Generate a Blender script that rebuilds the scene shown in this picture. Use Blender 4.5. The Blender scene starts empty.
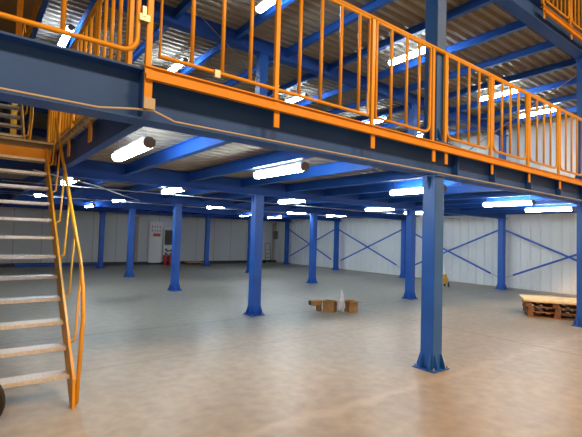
import bpy, bmesh, math, random
from mathutils import Vector, Matrix
random.seed(7)
PI = math.pi
S = bpy.context.scene
C = S.collection

# ------------------------------------------------------------------ camera
FPX = 428.5
YAW, PITCH, ROLL = 0.921277, 0.042115, 0.028816
CAM = Vector((-5.0366, -3.4535, 1.70))
fw = Vector((math.cos(YAW) * math.cos(PITCH), math.sin(YAW) * math.cos(PITCH), math.sin(PITCH)))
r0 = Vector((math.sin(YAW), -math.cos(YAW), 0)); u0 = r0.cross(fw)
rt = r0 * math.cos(ROLL) + u0 * math.sin(ROLL)
up = -r0 * math.sin(ROLL) + u0 * math.cos(ROLL)
cd = bpy.data.cameras.new('camera'); cam = bpy.data.objects.new('camera', cd); C.objects.link(cam)
cd.sensor_width = 36; cd.lens = FPX / 582 * 36; cd.clip_start = 0.05; cd.clip_end = 200
M = Matrix.Identity(4)
for i in range(3):
    M[i][0] = rt[i]; M[i][1] = up[i]; M[i][2] = -fw[i]; M[i][3] = CAM[i]
cam.matrix_world = M
S.camera = cam

# ------------------------------------------------------------------ world, hall lamps and added fill, exposure
w = bpy.data.worlds.new('world'); S.world = w; w.use_nodes = True
w.node_tree.nodes['Background'].inputs[0].default_value = (0.6, 0.7, 0.9, 1)
w.node_tree.nodes['Background'].inputs[1].default_value = 0.1
S.view_settings.view_transform = 'Standard'; S.view_settings.look = 'None'
S.view_settings.gamma = 1; S.view_settings.use_curve_mapping = False
S.view_settings.exposure = 0.0
LAMP = 60.0          # brightness of the fluorescent diffusers
HALL = 1050.0         # warm high bay lamps of the hall in front of the mezzanine

def area(name, loc, power, col, sx, sy, aim=None):
    d = bpy.data.lights.new(name, 'AREA'); d.shape = 'RECTANGLE'; d.size = sx; d.size_y = sy
    d.energy = power; d.color = col
    o = bpy.data.objects.new(name, d); C.objects.link(o); o.location = loc
    if aim is not None:
        o.rotation_euler = (Vector(aim) - Vector(loc)).to_track_quat('-Z', 'Y').to_euler()
    return o
WARM = (1.0, 0.57, 0.24)
for (x, y) in ((-6.5, -7.6), (-0.5, -7.6), (5.5, -7.6)):
    area('high_bay_and_fill_light', (x, y, 8.6), HALL, WARM, 1.6, 1.6)
area('high_bay_and_fill_light', (-1.0, 8.0, 9.2), 260, WARM, 1.6, 1.6)  # added fill, not a known lamp: lightens the dark space above the upper deck

# ------------------------------------------------------------------ materials
def mat(name, col, rough=0.5, metal=0.0, noise=0.0, nscale=3.0, bump=0.0, bscale=40.0, emis=None, estr=0, alpha=None, col2=None, spec=None):
    m = bpy.data.materials.new(name); m.use_nodes = True
    nt = m.node_tree; b = nt.nodes['Principled BSDF']
    b.inputs['Base Color'].default_value = (*col, 1)
    b.inputs['Roughness'].default_value = rough; b.inputs['Metallic'].default_value = metal
    if spec is not None: b.inputs['Specular IOR Level'].default_value = spec
    if noise or col2:
        tc = nt.nodes.new('ShaderNodeTexCoord'); n = nt.nodes.new('ShaderNodeTexNoise')
        n.inputs['Scale'].default_value = nscale; n.inputs['Detail'].default_value = 6
        nt.links.new(tc.outputs['Object'], n.inputs['Vector'])
        r = nt.nodes.new('ShaderNodeValToRGB')
        r.color_ramp.elements[0].position = 0.3; r.color_ramp.elements[1].position = 0.7
        if col2 is None: col2 = tuple(c * (1 + noise) for c in col); c1 = tuple(c * (1 - noise) for c in col)
        else: c1 = col
        r.color_ramp.elements[0].color = (*c1, 1); r.color_ramp.elements[1].color = (*col2, 1)
        nt.links.new(n.outputs['Fac'], r.inputs['Fac']); nt.links.new(r.outputs['Color'], b.inputs['Base Color'])
    if bump:
        tc = nt.nodes.new('ShaderNodeTexCoord'); n = nt.nodes.new('ShaderNodeTexNoise')
        n.inputs['Scale'].default_value = bscale; bp = nt.nodes.new('ShaderNodeBump')
        bp.inputs['Strength'].default_value = bump; bp.inputs['Distance'].default_value = 0.01
        nt.links.new(tc.outputs['Object'], n.inputs['Vector'])
        nt.links.new(n.outputs['Fac'], bp.inputs['Height']); nt.links.new(bp.outputs['Normal'], b.inputs['Normal'])
    if emis is not None:
        b.inputs['Emission Color'].default_value = (*emis, 1); b.inputs['Emission Strength'].default_value = estr
    if alpha is not None: b.inputs['Alpha'].default_value = alpha
    return m
BLUE = mat('blue_paint', (0.012, 0.105, 0.48), 0.42, noise=0.12, nscale=2.0, bump=0.04)
BLUED = mat('blue_beam_paint', (0.020, 0.092, 0.42), 0.5, noise=0.12, nscale=1.5, bump=0.04, spec=0.25)
ORANGE = mat('orange_paint', (0.62, 0.315, 0.014), 0.36, noise=0.06, nscale=4)
ORANGED = mat('orange_channel_paint', (0.58, 0.265, 0.010), 0.42, noise=0.1, nscale=3)
GALV = mat('galvanised_sheet', (0.30, 0.28, 0.24), 0.55, 0.15, noise=0.12, nscale=1.2)
STEEL = mat('galvanised_tread', (0.56, 0.60, 0.64), 0.42, 0.25, noise=0.18, nscale=45, bump=0.3, bscale=140)
WALLW = mat('white_sheet_cladding', (0.80, 0.83, 0.84), 0.5, noise=0.05, nscale=0.6)
HOUSING = mat('lamp_housing', (0.55, 0.55, 0.55), 0.5)
CAPM = mat('lamp_end_cap', (0.22, 0.21, 0.20), 0.5)
TUBE = mat('lamp_diffuser', (0.9, 0.9, 0.9), 0.4, emis=(0.82, 0.95, 1.0), estr=LAMP)
WHITE = mat('white_plastic', (0.85, 0.86, 0.85), 0.45)
CABLE = mat('white_cable', (0.40, 0.41, 0.42), 0.5)
DARK = mat('dark_base', (0.045, 0.05, 0.06), 0.6)
RUBBER = mat('black_rubber', (0.008, 0.008, 0.008), 0.7)
RED = mat('red_paint', (0.45, 0.015, 0.01), 0.35)
REDS = mat('red_sign', (0.62, 0.10, 0.05), 0.5)
GLASS = mat('dark_glass', (0.02, 0.03, 0.03), 0.15)
CARD = mat('cardboard', (0.46, 0.25, 0.09), 0.8, noise=0.15, nscale=8)
CARDSHADE = mat('carton_opening_shade', (0.05, 0.04, 0.03), 0.8)  # near-black colour standing in for shade inside the open carton end
FILM = mat('plastic_film', (0.75, 0.78, 0.85), 0.25, noise=0.1, nscale=12)
WOOD = mat('pallet_wood', (0.24, 0.115, 0.05), 0.8, noise=0.3, nscale=9)
PLY = mat('yellow_board', (0.72, 0.56, 0.30), 0.6, noise=0.1, nscale=3)
YEL = mat('yellow_machine_paint', (0.60, 0.30, 0.01), 0.4)
GREYB = mat('grey_box', (0.16, 0.16, 0.15), 0.5)
ALU = mat('aluminium', (0.72, 0.72, 0.72), 0.35, 0.3)
HALLW = mat('hall_wall', (0.42, 0.36, 0.30), 0.8)

def floor_mat():
    m = bpy.data.materials.new('concrete_floor'); m.use_nodes = True
    nt = m.node_tree; N = nt.nodes; L = nt.links; b = N['Principled BSDF']
    g = N.new('ShaderNodeNewGeometry')
    n1 = N.new('ShaderNodeTexNoise'); n1.inputs['Scale'].default_value = 0.55; n1.inputs['Detail'].default_value = 8
    n2 = N.new('ShaderNodeTexNoise'); n2.inputs['Scale'].default_value = 7; n2.inputs['Detail'].default_value = 8
    L.new(g.outputs['Position'], n1.inputs['Vector']); L.new(g.outputs['Position'], n2.inputs['Vector'])
    r = N.new('ShaderNodeValToRGB'); r.color_ramp.elements[0].position = 0.32; r.color_ramp.elements[1].position = 0.68
    r.color_ramp.elements[0].color = (0.245, 0.23, 0.20, 1); r.color_ramp.elements[1].color = (0.325, 0.30, 0.25, 1)
    L.new(n1.outputs['Fac'], r.inputs['Fac'])
    mx = N.new('ShaderNodeMix'); mx.data_type = 'RGBA'; mx.blend_type = 'OVERLAY'; mx.inputs['Factor'].default_value = 0.35
    L.new(r.outputs['Color'], mx.inputs['A']); L.new(n2.outputs['Fac'], mx.inputs['B'])
    # saw-cut joints: thin dark lines on a grid, and one pale repaired seam
    sp = N.new('ShaderNodeSeparateXYZ'); L.new(g.outputs['Position'], sp.inputs[0])
    def line(axis, at, wd):
        s = N.new('ShaderNodeMath'); s.operation = 'SUBTRACT'; L.new(sp.outputs[axis], s.inputs[0]); s.inputs[1].default_value = at
        a = N.new('ShaderNodeMath'); a.operation = 'ABSOLUTE'; L.new(s.outputs[0], a.inputs[0])
        c = N.new('ShaderNodeMath'); c.operation = 'LESS_THAN'; L.new(a.outputs[0], c.inputs[0]); c.inputs[1].default_value = wd
        return c.outputs[0]
    cur = mx.outputs['Result']
    def over(fac, col, f):
        nonlocal cur
        k = N.new('ShaderNodeMath'); k.operation = 'MULTIPLY'; L.new(fac, k.inputs[0]); k.inputs[1].default_value = f
        q = N.new('ShaderNodeMix'); q.data_type = 'RGBA'; L.new(k.outputs[0], q.inputs['Factor'])
        L.new(cur, q.inputs['A']); q.inputs['B'].default_value = (*col, 1); cur = q.outputs['Result']
    for axis, at in ((1, 4.15), (1, 8.9), (1, 13.4), (0, 2.6), (0, 7.9)):
        over(line(axis, at, 0.018), (0.06, 0.06, 0.06), 0.6)
    over(line(1, 2.25, 0.02), (0.10, 0.10, 0.10), 0.35)
    # pale patchy seam along the front row of columns
    n3 = N.new('ShaderNodeTexNoise'); n3.inputs['Scale'].default_value = 2.2; n3.inputs['Detail'].default_value = 5
    L.new(g.outputs['Position'], n3.inputs['Vector'])
    wv = N.new('ShaderNodeMath'); wv.operation = 'MULTIPLY_ADD'; L.new(n3.outputs['Fac'], wv.inputs[0]); wv.inputs[1].default_value = 0.5; wv.inputs[2].default_value = 0.07
    ws = N.new('ShaderNodeMath'); ws.operation = 'ADD'; L.new(wv.outputs[0], ws.inputs[0]); L.new(sp.outputs[1], ws.inputs[1])
    wa = N.new('ShaderNodeMath'); wa.operation = 'ABSOLUTE'; L.new(ws.outputs[0], wa.inputs[0])
    ml = N.new('ShaderNodeMapRange'); ml.inputs['From Min'].default_value = 0.11; ml.inputs['From Max'].default_value = 0.02
    L.new(wa.outputs[0], ml.inputs['Value'])
    over(ml.outputs[0], (0.44, 0.40, 0.35), 0.4)
    L.new(cur, b.inputs['Base Color'])
    rr = N.new('ShaderNodeMapRange'); rr.inputs['To Min'].default_value = 0.28; rr.inputs['To Max'].default_value = 0.5
    L.new(n1.outputs['Fac'], rr.inputs['Value']); L.new(rr.outputs[0], b.inputs['Roughness'])
    bp = N.new('ShaderNodeBump'); bp.inputs['Strength'].default_value = 0.05; bp.inputs['Distance'].default_value = 0.02
    L.new(n2.outputs['Fac'], bp.inputs['Height']); L.new(bp.outputs['Normal'], b.inputs['Normal'])
    return m
FLOOR = floor_mat()

def backwall_mat():
    m = mat('grey_wall_panel', (0.68, 0.70, 0.68), 0.6, noise=0.05, nscale=0.5)
    nt = m.node_tree; N = nt.nodes; L = nt.links; b = N['Principled BSDF']
    src = b.inputs['Base Color'].links[0].from_socket
    g = N.new('ShaderNodeNewGeometry'); sp = N.new('ShaderNodeSeparateXYZ'); L.new(g.outputs['Position'], sp.inputs[0])
    a = N.new('ShaderNodeMath'); a.operation = 'PINGPONG'; L.new(sp.outputs[0], a.inputs[0]); a.inputs[1].default_value = 0.55
    c = N.new('ShaderNodeMath'); c.operation = 'LESS_THAN'; L.new(a.outputs[0], c.inputs[0]); c.inputs[1].default_value = 0.015
    k = N.new('ShaderNodeMath'); k.operation = 'MULTIPLY'; L.new(c.outputs[0], k.inputs[0]); k.inputs[1].default_value = 0.5
    q = N.new('ShaderNodeMix'); q.data_type = 'RGBA'; L.new(k.outputs[0], q.inputs['Factor'])
    L.new(src, q.inputs['A']); q.inputs['B'].default_value = (0.2, 0.2, 0.2, 1); L.new(q.outputs['Result'], b.inputs['Base Color'])
    return m
BACKW = backwall_mat()

# ------------------------------------------------------------------ helpers
def add_box(bm, lo, hi, rot=None):
    x0, y0, z0 = lo; x1, y1, z1 = hi
    v = [bm.verts.new(Vector(p)) for p in ((x0,y0,z0),(x1,y0,z0),(x1,y1,z0),(x0,y1,z0),(x0,y0,z1),(x1,y0,z1),(x1,y1,z1),(x0,y1,z1))]
    if rot is not None:
        for q in v: q.co = rot @ q.co
    for f in ((0,3,2,1),(4,5,6,7),(0,1,5,4),(1,2,6,5),(2,3,7,6),(3,0,4,7)):
        bm.faces.new([v[i] for i in f])
    return v
def add_tube(bm, pts, r, n=8, closed=False):
    pts = [Vector(p) for p in pts]; rings = []
    m = len(pts); prev = None
    for i, p in enumerate(pts):
        if closed: t = (pts[(i + 1) % m] - pts[i - 1])
        elif i == 0: t = pts[1] - p
        elif i == m - 1: t = p - pts[i - 1]
        else: t = (pts[i + 1] - p).normalized() + (p - pts[i - 1]).normalized()
        t.normalize()
        if prev is None:
            a = Vector((0, 0, 1)) if abs(t.z) < 0.9 else Vector((1, 0, 0))
            nrm = t.cross(a).normalized()
        else:
            nrm = (prev - t * prev.dot(t)).normalized()
        prev = nrm; bi = t.cross(nrm)
        rings.append([bm.verts.new(p + (nrm * math.cos(k * 2 * PI / n) + bi * math.sin(k * 2 * PI / n)) * r) for k in range(n)])
    for i in range(m if closed else m - 1):
        A, B = rings[i], rings[(i + 1) % m]
        for k in range(n):
            bm.faces.new((A[k], A[(k + 1) % n], B[(k + 1) % n], B[k])).smooth = True
    if not closed:
        bm.faces.new(rings[0][::-1]); bm.faces.new(rings[-1])
def add_prism(bm, poly, d, f):
    """poly: 2D points; f maps (u, v, w) to 3D; extruded from w=d[0] to w=d[1]"""
    a = [bm.verts.new(f(u, v, d[0])) for u, v in poly]; b = [bm.verts.new(f(u, v, d[1])) for u, v in poly]
    n = len(poly)
    bm.faces.new(a[::-1]); bm.faces.new(b)
    for i in range(n): bm.faces.new((a[i], a[(i + 1) % n], b[(i + 1) % n], b[i]))
def obj(name, bm, m, parent=None, bevel=0.0, loc=None):
    bmesh.ops.recalc_face_normals(bm, faces=bm.faces)
    me = bpy.data.meshes.new(name); bm.to_mesh(me); bm.free()
    for q in (m if isinstance(m, (list, tuple)) else [m]): me.materials.append(q)
    o = bpy.data.objects.new(name, me); C.objects.link(o)
    if parent is not None: o.parent = parent
    if loc is not None: o.location = loc
    if bevel:
        mod = o.modifiers.new('bevel', 'BEVEL'); mod.width = bevel; mod.segments = 2; mod.limit_method = 'ANGLE'
    return o
def box_obj(name, lo, hi, m, parent=None, bevel=0.0):
    bm = bmesh.new(); add_box(bm, lo, hi); return obj(name, bm, m, parent, bevel)
def tag(o, label, cat, group=None):
    o['label'] = label; o['category'] = cat
    if group: o['group'] = group
    return o
def thing(name, label, cat, loc=(0, 0, 0), rz=0.0, group=None):
    o = bpy.data.objects.new(name, None); C.objects.link(o); o.location = loc; o.rotation_euler = (0, 0, rz)
    return tag(o, label, cat, group)
def struct(o): o['kind'] = 'structure'; return o
def dup(root, loc, label, group=None, rz=None):
    r = root.copy(); C.objects.link(r); r.location = loc; r['label'] = label
    if rz is not None: r.rotation_euler = (0, 0, rz)
    if group: r['group'] = group
    for ch in list(root.children):
        c = ch.copy(); C.objects.link(c); c.parent = r
        for g in list(ch.children):
            d = g.copy(); C.objects.link(d); d.parent = c
    return r

A_, B_ = 5.336, 4.397            # column grid
XL, XR = -6.7, 11.1              # mezzanine extent and right wall
YB = 19.25                       # back wall
# ------------------------------------------------------------------ structure
struct(box_obj('floor', (-16, -14, -0.3), (XR + 0.3, YB + 0.3, 0), FLOOR))
struct(box_obj('wall_back', (-16, YB, 0), (XR + 0.3, YB + 0.25, 9.4), BACKW))
struct(box_obj('wall_left', (-16.25, -14, 0), (-16, YB + 0.25, 9.4), HALLW))
struct(box_obj('wall_front', (-16, -14.25, 0), (XR + 0.3, -14, 9.4), HALLW))
bm = bmesh.new()
pr = []
y = -14.0
while y < YB - 0.01:
    e = min(y + 0.34, YB)
    pr += [(y, 0.0), (y + 0.22, 0.0), (y + 0.245, -0.03), (min(y + 0.315, e), -0.03)]
    y += 0.34
pr += [(YB, 0.0), (YB, 0.25), (-14.0, 0.25)]
add_prism(bm, pr, (0.0, 9.4), lambda u, v, ww: Vector((XR + v, u, ww)))
struct(obj('wall_right', bm, WALLW))
struct(box_obj('ceiling', (-16, -14, 9.4), (XR + 0.3, YB + 0.25, 9.6), HALLW))
struct(box_obj('baseboard_back', (-6.7, YB - 0.05, 0), (XR - 0.04, YB, 0.16), DARK))
struct(box_obj('baseboard_right', (XR - 0.07, -1.0, 0), (XR - 0.032, YB - 0.06, 0.05), HALLW))
struct(box_obj('trim_1', (10.72, YB - 0.12, 0.16), (10.84, YB, 2.5), HALLW))     # pipe cover beside corner
struct(box_obj('trim_2', (2.02, YB - 0.1, 0.16), (2.16, YB, 2.5), HALLW))        # pipe beside the safety board

# ribbed steel decks: trapezoid ribs running along X
def deck(name, z, x0, x1, y0, y1, holes):
    """holes: (hx0,hx1,hy0,hy1)"""
    bm = bmesh.new(); P = 0.2; d = 0.07
    def strip(xa, xb, ya, yb):
        if xb - xa < 0.02: return
        n = max(1, round((yb - ya) / P)); p = (yb - ya) / n
        poly = []
        for i in range(n):
            y = ya + i * p
            poly += [(y, z + d), (y + p * 0.34, z + d), (y + p * 0.48, z), (y + p * 0.84, z), (y + p * 0.98, z + d)]
        poly += [(yb, z + d)]
        lo = [bm.verts.new((xa, u, v)) for u, v in poly]; hi = [bm.verts.new((xb, u, v)) for u, v in poly]
        for i in range(len(poly) - 1): bm.faces.new((lo[i], lo[i + 1], hi[i + 1], hi[i]))
        add_box(bm, (xa, ya, z + d + 0.002), (xb, yb, z + d + 0.035))
    ys = sorted({y0, y1} | {h[2] for h in holes} | {h[3] for h in holes})
    for ya, yb in zip(ys, ys[1:]):
        hs = sorted(h for h in holes if h[2] <= ya + 1e-6 and h[3] >= yb - 1e-6)
        cur = x0
        for h in hs:
            strip(cur, h[0], ya, yb); cur = h[1]
        strip(cur, x1, ya, yb)
    return struct(obj(name, bm, GALV))
deck('ceiling', 2.89, XL, XR - 0.1, 0.115, YB - 0.1, [(-5.3, -4.02, 0.12, 3.78)])
deck('ceiling', 5.98, XL, XR - 0.1, 0.115, YB - 0.1, [(-5.3, -4.05, 5.0, 8.2)])

# ------------------------------------------------------------------ primary beams (along X, through every column row)
def ibeam(bm, x0, x1, y, z0, z1, fwid, tf=0.016, tw=0.012):
    h = fwid / 2
    add_box(bm, (x0, y - h, z0), (x1, y + h, z0 + tf)); add_box(bm, (x0, y - h, z1 - tf), (x1, y + h, z1))
    add_box(bm, (x0, y - tw / 2, z0 + tf), (x1, y + tw / 2, z1 - tf))
def primary(y, z0, z1, label, stiff=(), cleat=None):
    t = thing('steel_beam', label, 'beam', (0, y, z0))
    bm = bmesh.new(); ibeam(bm, XL, XR - 0.15, 0, 0, z1 - z0, 0.22); obj('beam_body', bm, BLUED, t)
    if stiff:
        s0 = None
        for x in stiff:
            if s0 is None:
                bm = bmesh.new(); add_box(bm, (-0.006, -0.105, 0.016), (0.006, -0.006, z1 - z0 - 0.016))
                s0 = obj('stiffener', bm, BLUED, t); s0.location.x = x
            else:
                s = s0.copy(); C.objects.link(s); s.parent = t; s.location.x = x
    return t
ordn = ['front', 'second', 'third', 'fourth', 'rearmost']
for j in range(5):
    primary(j * B_, 2.58, 2.985 if j == 0 else 2.885,
            'deep blue steel beam along the %s column row carrying the lower deck' % ordn[j],
            stiff=(-3.98, 0.42, 1.45, 2.67, 3.9, 5.1) if j == 0 else ())
    primary(j * B_, 5.68, 6.07 if j == 0 else 5.975, 'blue steel beam along the %s column row under the upper deck' % ordn[j])

# joists (along Y), the ribs of the deck rest on them
def cjoist(y0, y1, h):
    bm = bmesh.new()
    add_box(bm, (-0.004, y0, 0), (0.004, y1, h)); add_box(bm, (-0.045, y0, 0), (0.045, y1, 0.008)); add_box(bm, (-0.045, y0, h - 0.008), (0.045, y1, h))
    return bm
nth = ['first', 'second', 'third', 'fourth', 'fifth', 'sixth', 'seventh', 'eighth', 'ninth', 'tenth', 'eleventh', 'twelfth', 'thirteenth', 'fourteenth']
xs = [-4.0 + 1.19 * k for k in range(13)]
for k, x in enumerate(xs):
    if k == 0:
        bm = cjoist(0.118, YB - 0.15, 0.30); o = obj('trimmer_beam', bm, BLUED); o.location = (x + 0.075, 0, 2.59)
        tag(o, 'deep blue trimmer beam along the stair opening in the lower deck', 'beam')
    else:
        o = obj('deck_joist', cjoist(0.118, YB - 0.15, 0.18), BLUE) if k == 1 else o1.copy()
        if k == 1: o1 = o
        else: C.objects.link(o)
        o.location = (x, 0, 2.705)
        tag(o, 'blue joist under the lower deck, %s one right of the stair opening' % nth[k - 1], 'joist')
for k, x in enumerate([0.63 + 1.32 * k for k in range(-3, 8)]):
    if k == 0: o2 = o = obj('deck_joist', cjoist(0.118, YB - 0.15, 0.16), BLUE)
    else: o = o2.copy(); C.objects.link(o)
    o.location = (x, 0, 5.815)
    tag(o, 'blue joist under the upper deck, %s one right of the stair trimmer' % nth[k], 'joist')
o = obj('trimmer_beam', cjoist(0.118, YB - 0.15, 0.28), BLUED); o.location = (-4.1, 0, 5.69)
tag(o, 'blue trimmer beam beside the upper deck stair opening', 'beam')

# ------------------------------------------------------------------ columns
def column_proto(h, label, foot=True):
    t = thing('steel_column', label, 'column', (0, 0, 0))
    bm = bmesh.new(); add_box(bm, (-0.1, -0.1, 0.015), (0.1, 0.1, h - 0.015)); obj('shaft', bm, BLUE, t, 0.008)
    bm = bmesh.new(); add_box(bm, (-0.17, -0.17, 0), (0.17, 0.17, 0.016)); obj('base_plate', bm, BLUE, t)
    bm = bmesh.new(); add_box(bm, (-0.11, -0.13, h - 0.016), (0.11, 0.13, h)); obj('cap_plate', bm, BLUE, t)
    gp = None
    for q in range(4):
        for s in (-0.07, 0.07):
            if gp is None:
                bm = bmesh.new()
                add_prism(bm, [(0.098, 0.014), (0.168, 0.014), (0.168, 0.05), (0.115, 0.2), (0.098, 0.2)], (-0.006, 0.006), lambda u, v, ww: Vector((u, ww, v)))
                gp = obj('gusset', bm, BLUE, t); g = gp
            else:
                g = gp.copy(); C.objects.link(g); g.parent = t
            a = q * PI / 2; g.rotation_euler = (0, 0, a); g.location = (-s * math.sin(a), s * math.cos(a), 0)
    bt = None
    for sx in (-1, 1):
        for sy in (-1, 1):
            if bt is None:
                bm = bmesh.new(); add_tube(bm, [(0, 0, 0.016), (0, 0, 0.05)], 0.012, 6); bt = obj('anchor_bolt', bm, GALV, t); b = bt
            else: b = bt.copy(); C.objects.link(b); b.parent = t
            b.location = (sx * 0.145, sy * 0.145, 0)
    # haunch plates under the beam
    for s in (-1, 1):
        bm = bmesh.new()
        add_prism(bm, [(0.098, h - 0.2), (0.098, h - 0.016), (0.15, h - 0.016), (0.15, h - 0.05)], (-0.006, 0.006), lambda u, v, ww: Vector((s * u, ww, v)))
        obj('haunch', bm, BLUE, t)
    return t
lowlab = {
 (0,0): 'nearest tall blue column with a gusseted foot on the tan floor',
 (1,0): 'blue column at the right edge of the photo beside the pallet stack',
 (0,1): 'blue column left of centre, next behind the nearest column and left of the carton boxes',
 (0,2): 'blue column in front of the safety board and red extinguishers',
 (0,3): 'blue column left of the white safety board, second from the left end of its row',
 (0,4): 'leftmost far blue column standing close to the back wall',
 (1,1): 'blue column directly left of and behind the nearest column, right of the cartons',
 (1,2): 'blue column behind the carton boxes, left of centre of the cross braces',
 (1,3): 'far blue column almost hidden behind the column left of centre',
 (1,4): 'far slim blue column by the low pallet at the back wall',
 (2,0): 'blue column on the right wall line just outside the right edge',
 (2,1): 'blue column on the right wall line left of the pallet stack',
 (2,2): 'blue column on the right wall line just behind the column beside the nearest one',
 (2,3): 'blue column on the right wall line between two full cross braces',
 (2,4): 'blue column in the far right corner beside the grey switch box',
 (-1,0): 'blue column beside the foot of the stair, front row',
 (-1,1): 'blue column beside the stair top, second row',
 (-1,2): 'blue column left of the stair, third row',
 (-1,3): 'blue column left of the stair, fourth row',
 (-1,4): 'blue column left of the stair, rearmost row'}
pl = column_proto(2.578, 'x')
first = True
for (i, j), lab in lowlab.items():
    if i == -1 and j != 0: continue
    loc = (i * A_, j * B_, 0)
    if first: pl.location = loc; pl['label'] = lab; first = False
    else: dup(pl, loc, lab)
uplab = {
 (0,0): 'tall blue upper column rising behind the front guard rail',
 (1,0): 'blue upper column at the right end behind the guard rail',
 (0,1): 'blue upper column on the deck seen through the rails left of centre',
 (0,2): 'blue upper column on the deck in the third row, nearest the stair',
 (1,1): 'blue upper column in the second row, middle of the deck',
 (1,2): 'blue upper column in the third row, middle of the deck',
 (2,1): 'blue upper column by the pale upper wall, second row',
 (2,2): 'blue upper column by the pale upper wall, third row',
 (0,3): 'blue upper column in the fourth row, nearest the stair',
 (1,3): 'blue upper column in the fourth row, middle of the deck',
 (2,0): 'blue upper column by the pale upper wall, front row',
 (-1,0): 'blue upper column beside the stair opening, front row'}
pu = column_proto(5.68 - 2.995, 'x'); first = True
for (i, j), lab in uplab.items():
    loc = (i * A_, j * B_, 2.997)
    if first: pu.location = loc; pu['label'] = lab; first = False
    else: dup(pu, loc, lab)

# ------------------------------------------------------------------ cross braces at the right wall
def brace(ya, yb, label):
    t = thing('cross_brace', label, 'brace', (A_ * 2 + 0.0, 0, 0))
    for k, (p, q) in enumerate((((ya, 2.16), (yb, 0.42)), ((yb, 2.16), (ya, 0.42)))):
        d = 1 if q[0] > p[0] else -1
        x = 0.02 * (1 if k else -1)
        y0 = p[0] + d * 0.1; y1 = q[0] - d * 0.12
        sl = (0.42 - 2.16) / (q[0] - p[0] - d * 0.22)
        ye = y1 - d * 0.3; ze = 2.16 + sl * (ye - y0)
        bm = bmesh.new()
        L = Vector((0, ye - y0, ze - 2.16)).normalized(); n = Vector((0, -L.z, L.y)) * 0.032
        P0 = Vector((x, y0, 2.16)); P1 = Vector((x, ye, ze)); e = Vector((0.006, 0, 0))
        vs = [bm.verts.new(v) for v in (P0 - n - e, P1 - n - e, P1 + n - e, P0 + n - e, P0 - n + e, P1 - n + e, P1 + n + e, P0 + n + e)]
        for f in ((0,3,2,1),(4,5,6,7),(0,1,5,4),(1,2,6,5),(2,3,7,6),(3,0,4,7)): bm.faces.new([vs[i] for i in f])
        bar = obj('flat_bar', bm, BLUE, t)
        bm = bmesh.new(); add_tube(bm, [(x, ye, ze), (x, y1, 0.42)], 0.009, 6)
        obj('threaded_rod', bm, GALV, bar)
    return t
brace(0, B_, 'blue flat-bar cross brace on the right wall above the pallet stack')
brace(B_, 2 * B_, 'blue cross brace on the right wall partly hidden by the nearest column')
brace(2 * B_, 3 * B_, 'widest fully visible blue cross brace right of the carton boxes')
brace(3 * B_, 4 * B_, 'farthest blue cross brace near the far right corner')

# ------------------------------------------------------------------ fluorescent lamps
def lamp_proto():
    t = thing('batten_lamp', 'x', 'lamp')
    bm = bmesh.new(); add_box(bm, (-0.05, -0.56, 0.035), (0.05, 0.56, 0.075)); obj('housing', bm, HOUSING, t, 0.006)
    bm = bmesh.new()
    poly = [(-0.062, 0.034), (-0.066, 0.0), (-0.045, -0.04), (0.045, -0.04), (0.066, 0.0), (0.062, 0.034)]
    add_prism(bm, poly, (-0.565, 0.565), lambda u, v, ww: Vector((u, ww, v))); obj('diffuser', bm, TUBE, t)
    for s in (-1, 1):
        bm = bmesh.new()
        poly = [(0.068 * math.cos(a * PI / 4 + PI / 8), 0.008 + 0.062 * math.sin(a * PI / 4 + PI / 8)) for a in range(8)]
        d = sorted((s * 0.567, s * 0.605)); add_prism(bm, poly, d, lambda u, v, ww: Vector((u, ww, v)))
        obj('end_cap', bm, CAPM, t)
    for s in (-1, 1):
        bm = bmesh.new(); add_tube(bm, [(0, s * 0.5, 0.074), (0, s * 0.5, 0.262)], 0.004, 5); obj('hanger', bm, CABLE, t)
    return t
lp = lamp_proto(); used = False
rown = ['front row', 'second row', 'third row', 'back row']
def put_lamp(loc, lab):
    global used
    if not used: lp.location = loc; lp['label'] = lab; used = True
    else: dup(lp, loc, lab)
lows = [(1.75, [-3.5, -1.34, 1.98, 5.65, 8.0]), (5.8, [-3.45, -1.34, 2.03, 5.6, 7.65]), (10.0, [-3.45, -1.34, 1.9, 5.5, 7.65]), (14.3, [-1.25, 5.8, 7.45])]
for r, (y, xl) in enumerate(lows):
    for k, x in enumerate(xl):
        put_lamp((CAM.x + (x - CAM.x) * 0.958, CAM.y + (y - CAM.y) * 0.958, 2.62), 'lit fluorescent batten under the lower deck, %s, %s from left' % (rown[r], nth[k]))
ups = [(2.35, [-1.05, 2.52, 6.37, 8.83]), (6.5, [-3.55, -1.15, 2.5, 6.0, 8.8])]
for r, (y, xl) in enumerate(ups):
    for k, x in enumerate(xl):
        put_lamp((x, y, 5.72), 'lit fluorescent batten under the upper deck, %s, %s from left' % (rown[r], nth[k]))

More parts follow.
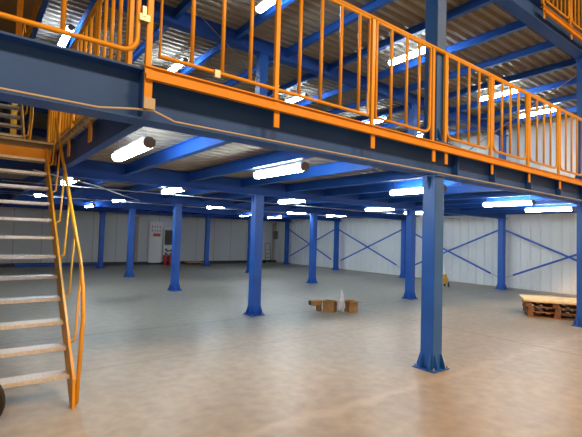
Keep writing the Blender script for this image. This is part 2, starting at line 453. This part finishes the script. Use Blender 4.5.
# ------------------------------------------------------------------ guard rails
def frame_pts(x0, x1, z0, z1, r, corners):
    """open/closed loop in XZ with rounded corners; corners = set of 'bl','br','tr','tl'"""
    pts = []
    def arc(cx, cz, a0, a1):
        for k in range(6):
            a = a0 + (a1 - a0) * k / 5; pts.append((cx + r * math.cos(a), cz + r * math.sin(a)))
    if 'bl' in corners: arc(x0 + r, z0 + r, PI, 1.5 * PI)
    else: pts.append((x0, z0))
    if 'br' in corners: arc(x1 - r, z0 + r, 1.5 * PI, 2 * PI)
    else: pts.append((x1, z0))
    if 'tr' in corners: arc(x1 - r, z1 - r, 0, PI / 2)
    else: pts.append((x1, z1))
    if 'tl' in corners: arc(x0 + r, z1 - r, PI / 2, PI)
    else: pts.append((x0, z1))
    return pts
def guard(label, org, rz, L, posts, panels, zdeck=0.0, tr=0.028, kick=True, drop=-0.27, bw=0.032, bs=-1, xa=0.0, kz=(-0.115, -0.005), brk=None, toprail=True):
    """local x along the rail, local -y outwards; deck level at local z 0. posts: x list; panels: (x0,x1,corners,[balusters])"""
    t = thing('guard_rail', label, 'railing', org, rz)
    H = 1.25
    if toprail:
        bm = bmesh.new(); add_tube(bm, [(xa, 0, H), (L, 0, H)], tr, 10); obj('top_rail', bm, ORANGE, t)
    if kick:
        bm = bmesh.new()
        add_box(bm, (xa, -0.03, kz[0]), (L, -0.02, kz[1])); add_box(bm, (xa, -0.066, kz[0]), (L, -0.03, kz[0] + 0.042))
        add_box(bm, (xa, -0.05, kz[1] - 0.012), (L, 0.03, kz[1])); obj('kick_channel', bm, ORANGED, t)
    for x in posts:
        bm = bmesh.new(); add_box(bm, (x - 0.024, -0.02, -0.0), (x + 0.024, 0.02, H - 0.01)); p = obj('post', bm, ORANGE, t, 0.006)
        if drop:
            bm = bmesh.new(); add_box(bm, (x - bw, min(bs * 0.034, bs * 0.018), drop), (x + bw, max(bs * 0.034, bs * 0.018), 0.0)); obj('post_bracket', bm, ORANGED, p, 0.004)
    for (x0, x1, cs, bal) in panels:
        bm = bmesh.new(); pts = frame_pts(x0, x1, 0.105, H - 0.02, 0.11, cs)
        add_tube(bm, [(a, 0.0, b) for a, b in pts], 0.02, 8, closed=True); f = obj('panel_frame', bm, ORANGE, t)
        for xb in bal:
            bm = bmesh.new(); add_tube(bm, [(xb, 0, 0.105), (xb, 0, H - 0.02)], 0.0185, 8); obj('baluster', bm, ORANGE, f)
    return t
ZD = 2.995
X0 = -3.96; PT = 1.2205
px = [-3.96, -2.74, -1.40] + [-0.235, 0.045] + [1.25, 2.47, 3.71, 4.93]
def bals(a, b, n): return [a + (b - a) * (k + 1) / (n + 1) for k in range(n)]
pan = [(-3.87, -1.465, set(), [-3.6, -3.315, -3.03, -2.74, -2.46, -2.18, -1.9, -1.62]),
       (-1.335, -0.30, {'br'}, [-1.07, -0.78, -0.53])]
for a, b in ((0.02, 1.25), (1.25, 2.47), (2.47, 3.71), (3.71, 4.93)):
    pan.append((a + 0.065, b - 0.065, {'bl', 'br'}, bals(a + 0.065, b - 0.065, 3)))
for a in (6.15, 7.37, 8.59, 9.81):
    px.append(a); pan.append((a - 1.155, a - 0.065, {'bl', 'br'}, bals(a - 1.155, a - 0.065, 3)))
guard('long orange tubular guard rail along the front edge of the lower deck', (0, -0.13, ZD), 0, 9.9, px, pan, xa=-3.99)
# short railing left of the first post, in front of the stair
t = guard('short orange rail panel with rounded corner left of the first rail post', (0, -0.13, ZD - 0.02), 0, 0, [], [(-6.6, -4.05, {'br', 'tr', 'bl'}, [-4.56, -5.07, -5.58, -6.09])], kick=False, drop=0, toprail=False)
# clamp joining the short rail to the post, and cable box
bm = bmesh.new(); add_box(bm, (-4.05, -0.17, 3.33), (-3.97, -0.155, 3.38)); add_box(bm, (-4.03, -0.175, 3.36), (-4.0, -0.15, 3.44))
tag(obj('rail_clamp', bm, ALU), 'small silver clamp between the short rail and first orange post', 'clamp')
bm = bmesh.new(); add_box(bm, (-4.0, -0.195, 2.645), (-3.91, -0.167, 2.735)); o = obj('junction_box', bm, CABLE, bevel=0.006)
tag(o, 'small white square junction box at the foot of the first orange post', 'junction box')
bm = bmesh.new(); add_box(bm, (-3.40, -0.17, 3.045), (-3.35, -0.145, 3.11))
tag(obj('rail_clamp', bm, ALU), 'small white clamp on the bottom bar of the long guard rail', 'clamp')
# cable lying on the lower flange
bm = bmesh.new(); pts = [(-6.6, -0.108, 2.607), (-5.0, -0.108, 2.607), (-4.3, -0.108, 2.607), (-4.05, -0.14, 2.64), (-3.9, -0.13, 2.655), (-3.8, -0.115, 2.63), (-3.72, -0.108, 2.607), (-2.7, -0.108, 2.606), (0, -0.108, 2.606), (5.3, -0.108, 2.606)]
add_tube(bm, pts, 0.009, 6)
tag(obj('cable', bm, CABLE), 'thin white cable lying along the lower flange of the front beam', 'cable')

# guard along the stair opening (runs along Y)
gp = [0.36, 1.62, 2.84]
gpan = []
for a, b in ((0.36, 1.62), (1.62, 2.84), (2.84, 3.9), (3.9, 4.95)):
    gpan.append((a + 0.06, b - 0.06, {'bl', 'br'}, bals(a + 0.06, b - 0.06, 3)))
guard('orange guard rail running back along the stair opening behind the short rail', (-3.965, 0, ZD), PI / 2, 4.95, gp + [3.9, 4.95], gpan, xa=0.3, kick=False, drop=-0.32, bw=0.07, bs=1)

# guard of the upper deck, top right corner
gp = [3.02 + 1.22 * k for k in range(7)]
gpan = [(a + 0.065, a + 1.155, {'bl', 'br'}, bals(a + 0.065, a + 1.155, 5)) for a in gp[:-1]]
guard('orange guard rail on the upper deck edge in the top right corner', (0, -0.13, 6.0), 0, gp[-1] + 0.03, gp, gpan, xa=2.99, kz=(-0.18, -0.05), drop=-0.28)
gp = [3.02 + 1.22 * k for k in range(7)]
gpan = [(a + 0.065, a + 1.155, {'bl', 'br'}, bals(a + 0.065, a + 1.155, 5)) for a in gp[:-1]]
guard('second orange guard rail standing further back on the upper deck', (0, 1.6, 6.08), 0, gp[-1] + 0.03, gp, gpan, xa=2.99, kick=False, drop=0)

# ------------------------------------------------------------------ stair flights
def stair(label, x0, x1, y0, z0, n, dy, dz, zb, ytop, ztop, rail=True, nolabel=None):
    """first nosing at (y0,z0)"""
    t = thing('steel_stair', label, 'stair', ((x0 + x1) / 2, y0, zb))
    ox, oy, oz = (x0 + x1) / 2, y0, zb
    tp = None
    for k in range(n):
        if tp is None:
            bm = bmesh.new(); hw = (x1 - x0) / 2 - 0.022
            add_box(bm, (-hw, 0, -0.012), (hw, 0.21, 0)); add_box(bm, (-hw, -0.004, -0.034), (hw, 0.004, 0.002)); add_box(bm, (-hw, 0.206, -0.036), (hw, 0.212, 0))
            tp = obj('tread', bm, STEEL, t); o = tp
        else: o = tp.copy(); C.objects.link(o); o.parent = t
        o.location = (0, k * dy, z0 - oz + k * dz)
    sl = dz / dy
    for s, x in ((-1, x0), (1, x1)):
        bm = bmesh.new()
        ya = y0 - 0.05; yb = ytop
        def zl(y): return z0 + (y - y0) * sl
        poly = [(ya - 0.06, max(zb, zl(ya) - 0.30)), (ya - 0.06, zl(ya) + 0.02), (yb, min(zl(yb) + 0.06, ztop)), (yb, zl(yb) - 0.24)]
        if zl(ya) - 0.30 < zb:
            yc = y0 + (zb + 0.26 - z0) / sl
            poly = [(ya - 0.10, zb), (ya - 0.06, zl(ya) + 0.03), (yb, min(zl(yb) + 0.06, ztop)), (yb, zl(yb) - 0.24), (yc, zb)]
        d = (x - 0.012 - ox, x + 0.012 - ox)
        add_prism(bm, [(u - oy, v - oz) for u, v in poly], d, lambda u, v, ww: Vector((ww, u, v)))
        st = obj('stringer', bm, ORANGE, t)
        if rail:
            xr = x + s * 0.10 - ox; xf = x + s * 0.04 - ox
            yf = y0 - 0.06; zb0 = z0 - oz - 0.285
            pts = [(xf, yf - oy, zb0 + 0.012), (xr, yf + 0.17 - oy, zb0 + 0.84), (xr, yf + 0.24 - oy, zb0 + 1.10), (xr, yf + 0.44 - oy, zb0 + 1.40)]
            y = yf + 0.44; zz = z0 - 0.285 + 1.40; hs = 0.905 * sl / 0.995
            pts += [(xr, ytop - 0.02 - oy, zz + (ytop - 0.02 - y) * hs - oz)]
            bm = bmesh.new(); add_tube(bm, pts, 0.021, 8); hr = obj('handrail', bm, ORANGE, t)
            for k in range(6):
                yy = y0 + 0.3 + k * (ytop - y0 - 0.45) / 5
                bm = bmesh.new()
                add_tube(bm, [(xf - s * 0.035, yy - oy, zl(yy) - oz - 0.07), (xr - s * 0.03, yy - oy, zl(yy) - oz - 0.03), (xr, yy - oy, zz + (yy - y) * hs - oz)], 0.013, 6)
                obj('baluster', bm, ORANGE, t)
    return t
stair('grey open-tread steel stair with orange stringers rising from the floor at left', -5.15, -4.13, 1.23, 0.285, 12, 0.2227, 0.2215, 0.0, 3.80, 2.97)
stair('upper flight of grey treads behind the first, rising to the upper deck', -5.28, -4.29, 5.13, 3.105, 13, 0.2227, 0.222, 2.997, 8.05, 6.1)
box_obj('landing_channel', (-5.3, 3.815, 2.70), (-4.06, 3.86, 2.885), ORANGED)
tag(bpy.data.objects['landing_channel'], 'deep orange channel closing the deck edge at the top of the first stair flight', 'channel')

# ------------------------------------------------------------------ cables and conduits under the lower deck
def cable(label, pts, r=0.008, name='cable', m=CABLE):
    bm = bmesh.new(); add_tube(bm, pts, r, 6); tag(obj(name, bm, m), label, 'cable')
cable('white conduit strung across under the lower deck behind the second beam', [(-4.6, 5.05, 2.49), (-3.0, 5.0, 2.485), (0.0, 5.05, 2.49), (4.0, 5.0, 2.48), (9.0, 5.05, 2.49)], 0.010)
cable('white conduit strung across under the lower deck in the third bay', [(-4.6, 9.2, 2.56), (0, 9.15, 2.55), (9, 9.2, 2.56)], 0.010)
cable('slack white cable hanging slantwise near the stair under the lower deck', [(-4.3, 3.6, 2.54), (-3.2, 4.9, 2.53), (-2.2, 6.6, 2.52), (-1.3, 8.3, 2.56)], 0.010)
cable('thin steel wire sloping down to the upper column left of centre', [(-1.75, 4.1, 5.97), (-0.1, 4.33, 5.1)], 0.008, 'brace_wire', GALV)
cable('thin steel wire sloping down left from the upper column at the right edge', [(5.28, 0.11, 5.35), (1.3, 0.5, 3.03)], 0.008, 'brace_wire', GALV)

# ------------------------------------------------------------------ loose things on the floor
# two carton boxes and a plastic wrap
def carton(label, loc, rz, sx, sy, sz, flaps=True):
    t = thing('carton_box', label, 'box', loc, rz)
    th = 0.006
    bm = bmesh.new()
    add_box(bm, (-sx/2, -sy/2, 0), (sx/2, sy/2, th)); add_box(bm, (-sx/2, -sy/2, th), (sx/2, -sy/2+th, sz)); add_box(bm, (-sx/2, sy/2-th, th), (sx/2, sy/2, sz))
    add_box(bm, (-sx/2, -sy/2+th, th), (-sx/2+th, sy/2-th, sz)); add_box(bm, (sx/2-th, -sy/2+th, th), (sx/2, sy/2-th, sz))
    obj('body', bm, CARD, t)
    if flaps:
        for k, (a, ang) in enumerate(((0, 2.3), (PI, 2.0), (PI / 2, 1.9), (-PI / 2, 2.5))):
            hw = (sx if k < 2 else sy) / 2 - 0.01; d = (sy if k < 2 else sx) / 2; ln = min(sx, sy) * 0.5
            bm = bmesh.new(); add_box(bm, (-hw, 0, 0), (hw, ln, 0.005))
            R = Matrix.Rotation(a, 4, 'Z') @ Matrix.Translation((0, d, sz)) @ Matrix.Rotation(PI / 2 - ang * 0.75, 4, 'X')
            bmesh.ops.transform(bm, matrix=R, verts=bm.verts); obj('flap', bm, CARD, t)
    return t
carton('open brown cardboard carton left of the white plastic wrap', (1.74, 3.90, 0), 0.5, 0.24, 0.26, 0.25)
carton('smaller brown cardboard carton right of the white plastic wrap', (2.18, 3.66, 0), -0.25, 0.22, 0.26, 0.25)
t = thing('flattened_carton', 'flattened brown cardboard tube with dark end left of the open carton', 'box', (1.56, 4.10, 0), -0.3)
bm = bmesh.new(); add_box(bm, (-0.20, -0.08, 0.13), (0.07, 0.08, 0.25)); add_box(bm, (-0.02, -0.07, 0), (0.06, 0.07, 0.13)); obj('body', bm, CARD, t, 0.01)
bm = bmesh.new(); add_box(bm, (-0.215, -0.065, 0.145), (-0.201, 0.065, 0.235)); obj('open_end', bm, CARDSHADE, t)  # solid plate coloured as the shaded inside of the carton
bm = bmesh.new()
bmesh.ops.create_icosphere(bm, subdivisions=4, radius=1)
for v in bm.verts:
    p = v.co.copy(); k = 1 + 0.22 * math.sin(7 * p.x + 3 * p.z) * math.cos(6 * p.y) + random.uniform(-.06, .06)
    v.co = Vector((p.x * 0.10 * k, p.y * 0.085 * k, 0.14 + p.z * 0.15 * (1 + 0.3 * math.sin(5 * p.x)) + (0.22 * max(0, p.z) ** 6)))
    v.co.z = max(0.002, v.co.z)
o = obj('plastic_wrap', bm, FILM); o.location = (1.93, 3.73, 0)
tag(o, 'crumpled white plastic wrap standing between the two cartons', 'plastic wrap')

# pallet stack by the right column
def pallet(label, loc, rz):
    t = thing('wooden_pallet', label, 'pallet', loc, rz)
    L, W = 1.2, 1.0
    for k in range(3):
        y = -W / 2 + 0.05 + k * (W - 0.1) / 2
        bm = bmesh.new(); add_box(bm, (-L/2, y - 0.05, 0), (L/2, y + 0.05, 0.018)); obj('runner', bm, WOOD, t)
        for q in range(3):
            x = -L / 2 + 0.06 + q * (L - 0.12) / 2
            bm = bmesh.new(); add_box(bm, (x - 0.06, y - 0.048, 0.018), (x + 0.06, y + 0.048, 0.098)); obj('block', bm, WOOD, t)
    for k in range(7):
        x = -L / 2 + 0.05 + k * (L - 0.1) / 6
        bm = bmesh.new(); add_box(bm, (x - 0.05, -W/2, 0.098), (x + 0.05, W/2, 0.118)); obj('deck_board', bm, WOOD, t)
    return t
PR = math.radians(-60); pc = Vector((6.18, 0.90, 0))
p1 = pallet('bottom wooden pallet of the stack beside the right column', pc, PR)
dup(p1, (pc.x + 0.02, pc.y + 0.01, 0.119), 'middle wooden pallet of the stack beside the right column', rz=PR + 0.03)
dup(p1, (pc.x - 0.01, pc.y + 0.02, 0.238), 'top wooden pallet under the yellow boards', rz=PR - 0.02)
for k in range(3):
    bm = bmesh.new(); add_box(bm, (-0.66, -0.54, 0), (0.66, 0.54, 0.012)); o = obj('plywood_sheet', bm, PLY)
    o.location = (pc.x - 0.01 + 0.01 * k, pc.y + 0.01 * k, 0.357 + 0.0125 * k); o.rotation_euler = (0, 0, PR + 0.02 * (k - 1))
    tag(o, '%s pale yellow board lying on the pallet stack' % ('lowest', 'middle', 'topmost')[k], 'board')

# small yellow machine at the right wall
t = thing('floor_compressor', 'small yellow and black machine by the right wall behind the nearest column', 'machine', (9.3, 5.85, 0), 0.5)
bm = bmesh.new(); add_tube(bm, [(-0.2, 0, 0.24), (-0.17, 0, 0.24), (0.17, 0, 0.24), (0.2, 0, 0.24)], 0.13, 14); obj('tank', bm, YEL, t)
bm = bmesh.new(); add_box(bm, (-0.12, -0.09, 0.37), (0.1, 0.09, 0.46)); obj('motor', bm, YEL, t, 0.02)
for s in (-1, 1):
    bm = bmesh.new(); add_tube(bm, [(-0.1, s * 0.16 - 0.02, 0.09), (-0.1, s * 0.16 + 0.02, 0.09)], 0.09, 14); obj('wheel', bm, RUBBER, t)
bm = bmesh.new(); add_box(bm, (0.1, -0.03, 0), (0.15, 0.03, 0.12)); obj('foot', bm, RUBBER, t)
bm = bmesh.new(); add_tube(bm, [(-0.2, -0.1, 0.3), (-0.33, -0.1, 0.44), (-0.33, 0.1, 0.44), (-0.2, 0.1, 0.3)], 0.012, 6); obj('handle', bm, YEL, t)

# things at the back wall
yb = YB
t = thing('safety_board', 'tall white safety board with red pictograms at the back wall', 'board', (3.1, yb - 0.09, 0))
bm = bmesh.new(); add_box(bm, (-0.37, -0.02, 0.1), (0.37, 0.02, 2.28)); obj('panel', bm, WHITE, t, 0.004)
for k in range(4):
    for r_ in range(2):
        bm = bmesh.new(); xx = -0.2 + k * 0.14; zz = 2.0 - r_ * 0.2
        add_tube(bm, [(xx, -0.026, zz + 0.05), (xx, -0.021, zz + 0.05)], 0.026, 10); add_box(bm, (xx - 0.022, -0.026, zz - 0.05), (xx + 0.022, -0.021, zz + 0.02))
        obj('pictogram', bm, REDS, t)
bm = bmesh.new(); add_box(bm, (-0.15, -0.026, 1.5), (0.24, -0.021, 1.66)); obj('sign_plate', bm, REDS, t)
for s in (-1, 1):
    bm = bmesh.new(); add_box(bm, (s * 0.3 - 0.02, -0.09, 0), (s * 0.3 + 0.02, 0.09, 0.12)); obj('foot', bm, DARK, t)
t = thing('wall_cabinet', 'white wall cabinet with dark glass door right of the safety board', 'cabinet', (3.92, yb - 0.12, 0))
bm = bmesh.new(); add_box(bm, (-0.40, 0, 0.2), (0.40, 0.115, 2.0)); obj('body', bm, WHITE, t)
bm = bmesh.new(); add_box(bm, (-0.33, -0.02, 1.06), (0.33, 0, 1.86)); d = obj('door', bm, GLASS, t)
bm = bmesh.new(); add_box(bm, (0.27, -0.04, 1.4), (0.29, -0.02, 1.5)); obj('handle', bm, ALU, d)
bm = bmesh.new(); add_tube(bm, [(0.23 * math.cos(PI + k * PI / 10) * 0.8 - 0.08, -0.03, 0.86 + 0.14 * math.sin(PI + k * PI / 10)) for k in range(11)], 0.04, 8)
bm.verts.ensure_lookup_table(); obj('hose', bm, DARK, t)
def extinguisher(label, x):
    t = thing('fire_extinguisher', label, 'fire extinguisher', (x, yb - 0.32, 0))
    bm = bmesh.new()
    prof = [(0.0, 0.0), (0.1, 0.0), (0.105, 0.03), (0.105, 0.42), (0.08, 0.5), (0.035, 0.54), (0.03, 0.58)]
    rings = [[bm.verts.new((r * math.cos(k * PI / 8), r * math.sin(k * PI / 8), z)) for k in range(16)] for r, z in prof[1:]]
    for a, b in zip(rings, rings[1:]):
        for k in range(16): bm.faces.new((a[k], a[(k+1) % 16], b[(k+1) % 16], b[k])).smooth = True
    bm.faces.new(rings[0]); bm.faces.new(rings[-1]); obj('cylinder_body', bm, RED, t)
    bm = bmesh.new(); add_box(bm, (-0.02, -0.09, 0.58), (0.02, 0.03, 0.62)); add_box(bm, (-0.015, -0.1, 0.64), (0.015, 0.03, 0.655)); add_box(bm, (-0.015, 0.015, 0.62), (0.015, 0.03, 0.64)); obj('valve_handle', bm, DARK, t)
    bm = bmesh.new(); add_tube(bm, [(0.03, 0, 0.57), (0.12, 0, 0.5), (0.13, 0, 0.3), (0.12, 0, 0.18)], 0.012, 6); obj('hose', bm, DARK, t)
    return t
extinguisher('red fire extinguisher closest to the white safety board', 3.58)
extinguisher('red fire extinguisher under the glass cabinet, second from the safety board', 3.86)
t = thing('wooden_crate', 'low brown wooden crate lying at the back wall right of the extinguishers', 'crate', (5.15, yb - 0.5, 0))
for k in range(4):
    bm = bmesh.new(); add_box(bm, (-0.42, -0.3 + k * 0.16, 0.11), (0.42, -0.18 + k * 0.16, 0.14)); obj('slat', bm, PLY, t)
for s in (-1, 0, 1):
    bm = bmesh.new(); add_box(bm, (s * 0.36 - 0.05, -0.3, 0), (s * 0.36 + 0.05, 0.3, 0.11)); obj('skid', bm, WOOD, t)
# small trolley / step ladder frame
t = thing('hand_trolley', 'light metal hand trolley with a curved handle near the far right corner', 'trolley', (10.1, yb - 0.55, 0))
bm = bmesh.new()
arc = [(-0.2 + 0.2 * (1 - math.cos(k * PI / 8)), 0.12, 1.12 + 0.14 * math.sin(k * PI / 8)) for k in range(9)]
add_tube(bm, [(-0.2, 0.0, 0.16)] + arc + [(0.2, 0.0, 0.16)], 0.02, 8); fr = obj('frame', bm, GREYB, t)
for z in (0.35, 0.6, 0.85):
    bm = bmesh.new(); add_tube(bm, [(-0.2, 0.02 + z * 0.08, z), (0.2, 0.02 + z * 0.08, z)], 0.013, 6); obj('crossbar', bm, GREYB, t)
bm = bmesh.new(); add_box(bm, (-0.2, -0.26, 0.03), (0.2, 0.0, 0.045)); obj('toe_plate', bm, ALU, t)
for s in (-1, 1):
    bm = bmesh.new(); add_tube(bm, [(s * 0.23 - 0.02, 0.08, 0.11), (s * 0.23 + 0.02, 0.08, 0.11)], 0.11, 16); obj('wheel', bm, RUBBER, t)
t = thing('switch_box', 'grey electrical switch box on the back wall near the right corner', 'electrical box', (11.0 - 0.12, yb, 1.5))
bm = bmesh.new(); add_box(bm, (-0.19, -0.2, 0), (0.16, -0.125, 0.52)); obj('enclosure', bm, GREYB, t, 0.01)
bm = bmesh.new(); add_box(bm, (-0.12, -0.21, 0.1), (0.1, -0.2, 0.42)); obj('cover', bm, GREYB, t)
bm = bmesh.new(); add_tube(bm, [(0, -0.14, 0.52), (0, -0.14, 1.05)], 0.02, 8); obj('conduit', bm, GREYB, t)
# blue profile lying on the floor along the back wall
bm = bmesh.new(); add_box(bm, (-3.2, yb - 0.42, 0), (0.3, yb - 0.3, 0.12)); add_box(bm, (-3.2, yb - 0.46, 0.12), (0.3, yb - 0.26, 0.13))
tag(obj('steel_profile', bm, BLUE), 'long blue steel profile lying on the floor along the back wall at left', 'steel profile')

# black wheel at the left edge
t = thing('trolley_wheel', 'black rubber wheel standing on the floor at the left edge of the photo', 'wheel', (-4.93, 0.96, 0), math.radians(-20))
R_ = 0.25
bm = bmesh.new()
ring = [(R_ * 0.45 * 0 + (R_ - 0.03) * math.cos(k * PI / 16), 0, R_ + (R_ - 0.03) * math.sin(k * PI / 16)) for k in range(32)]
add_tube(bm, ring, 0.03, 10, closed=True); obj('tyre', bm, RUBBER, t)
bm = bmesh.new(); add_tube(bm, [(0, -0.018, R_), (0, 0.018, R_)], R_ - 0.045, 24); obj('rim', bm, RUBBER, t)
bm = bmesh.new(); add_tube(bm, [(0, -0.03, R_), (0, 0.03, R_)], 0.03, 12); obj('hub', bm, GREYB, t)

# post at the head of the upper flight, and the orange fascia along the upper stair opening
bm = bmesh.new(); add_box(bm, (-0.06, -0.06, 0), (0.06, 0.06, 5.3)); add_box(bm, (-0.1, -0.1, 0), (0.1, 0.1, 0.012)); o = obj('stair_post', bm, ORANGED, loc=(-4.27, 8.12, 2.997))
tag(o, 'square orange post at the head of the upper stair flight', 'post')
o = box_obj('fascia_channel', (-4.166, 5.0, 5.72), (-4.148, 8.0, 6.0), ORANGED)
tag(o, 'orange fascia channel along the upper stair opening', 'channel')
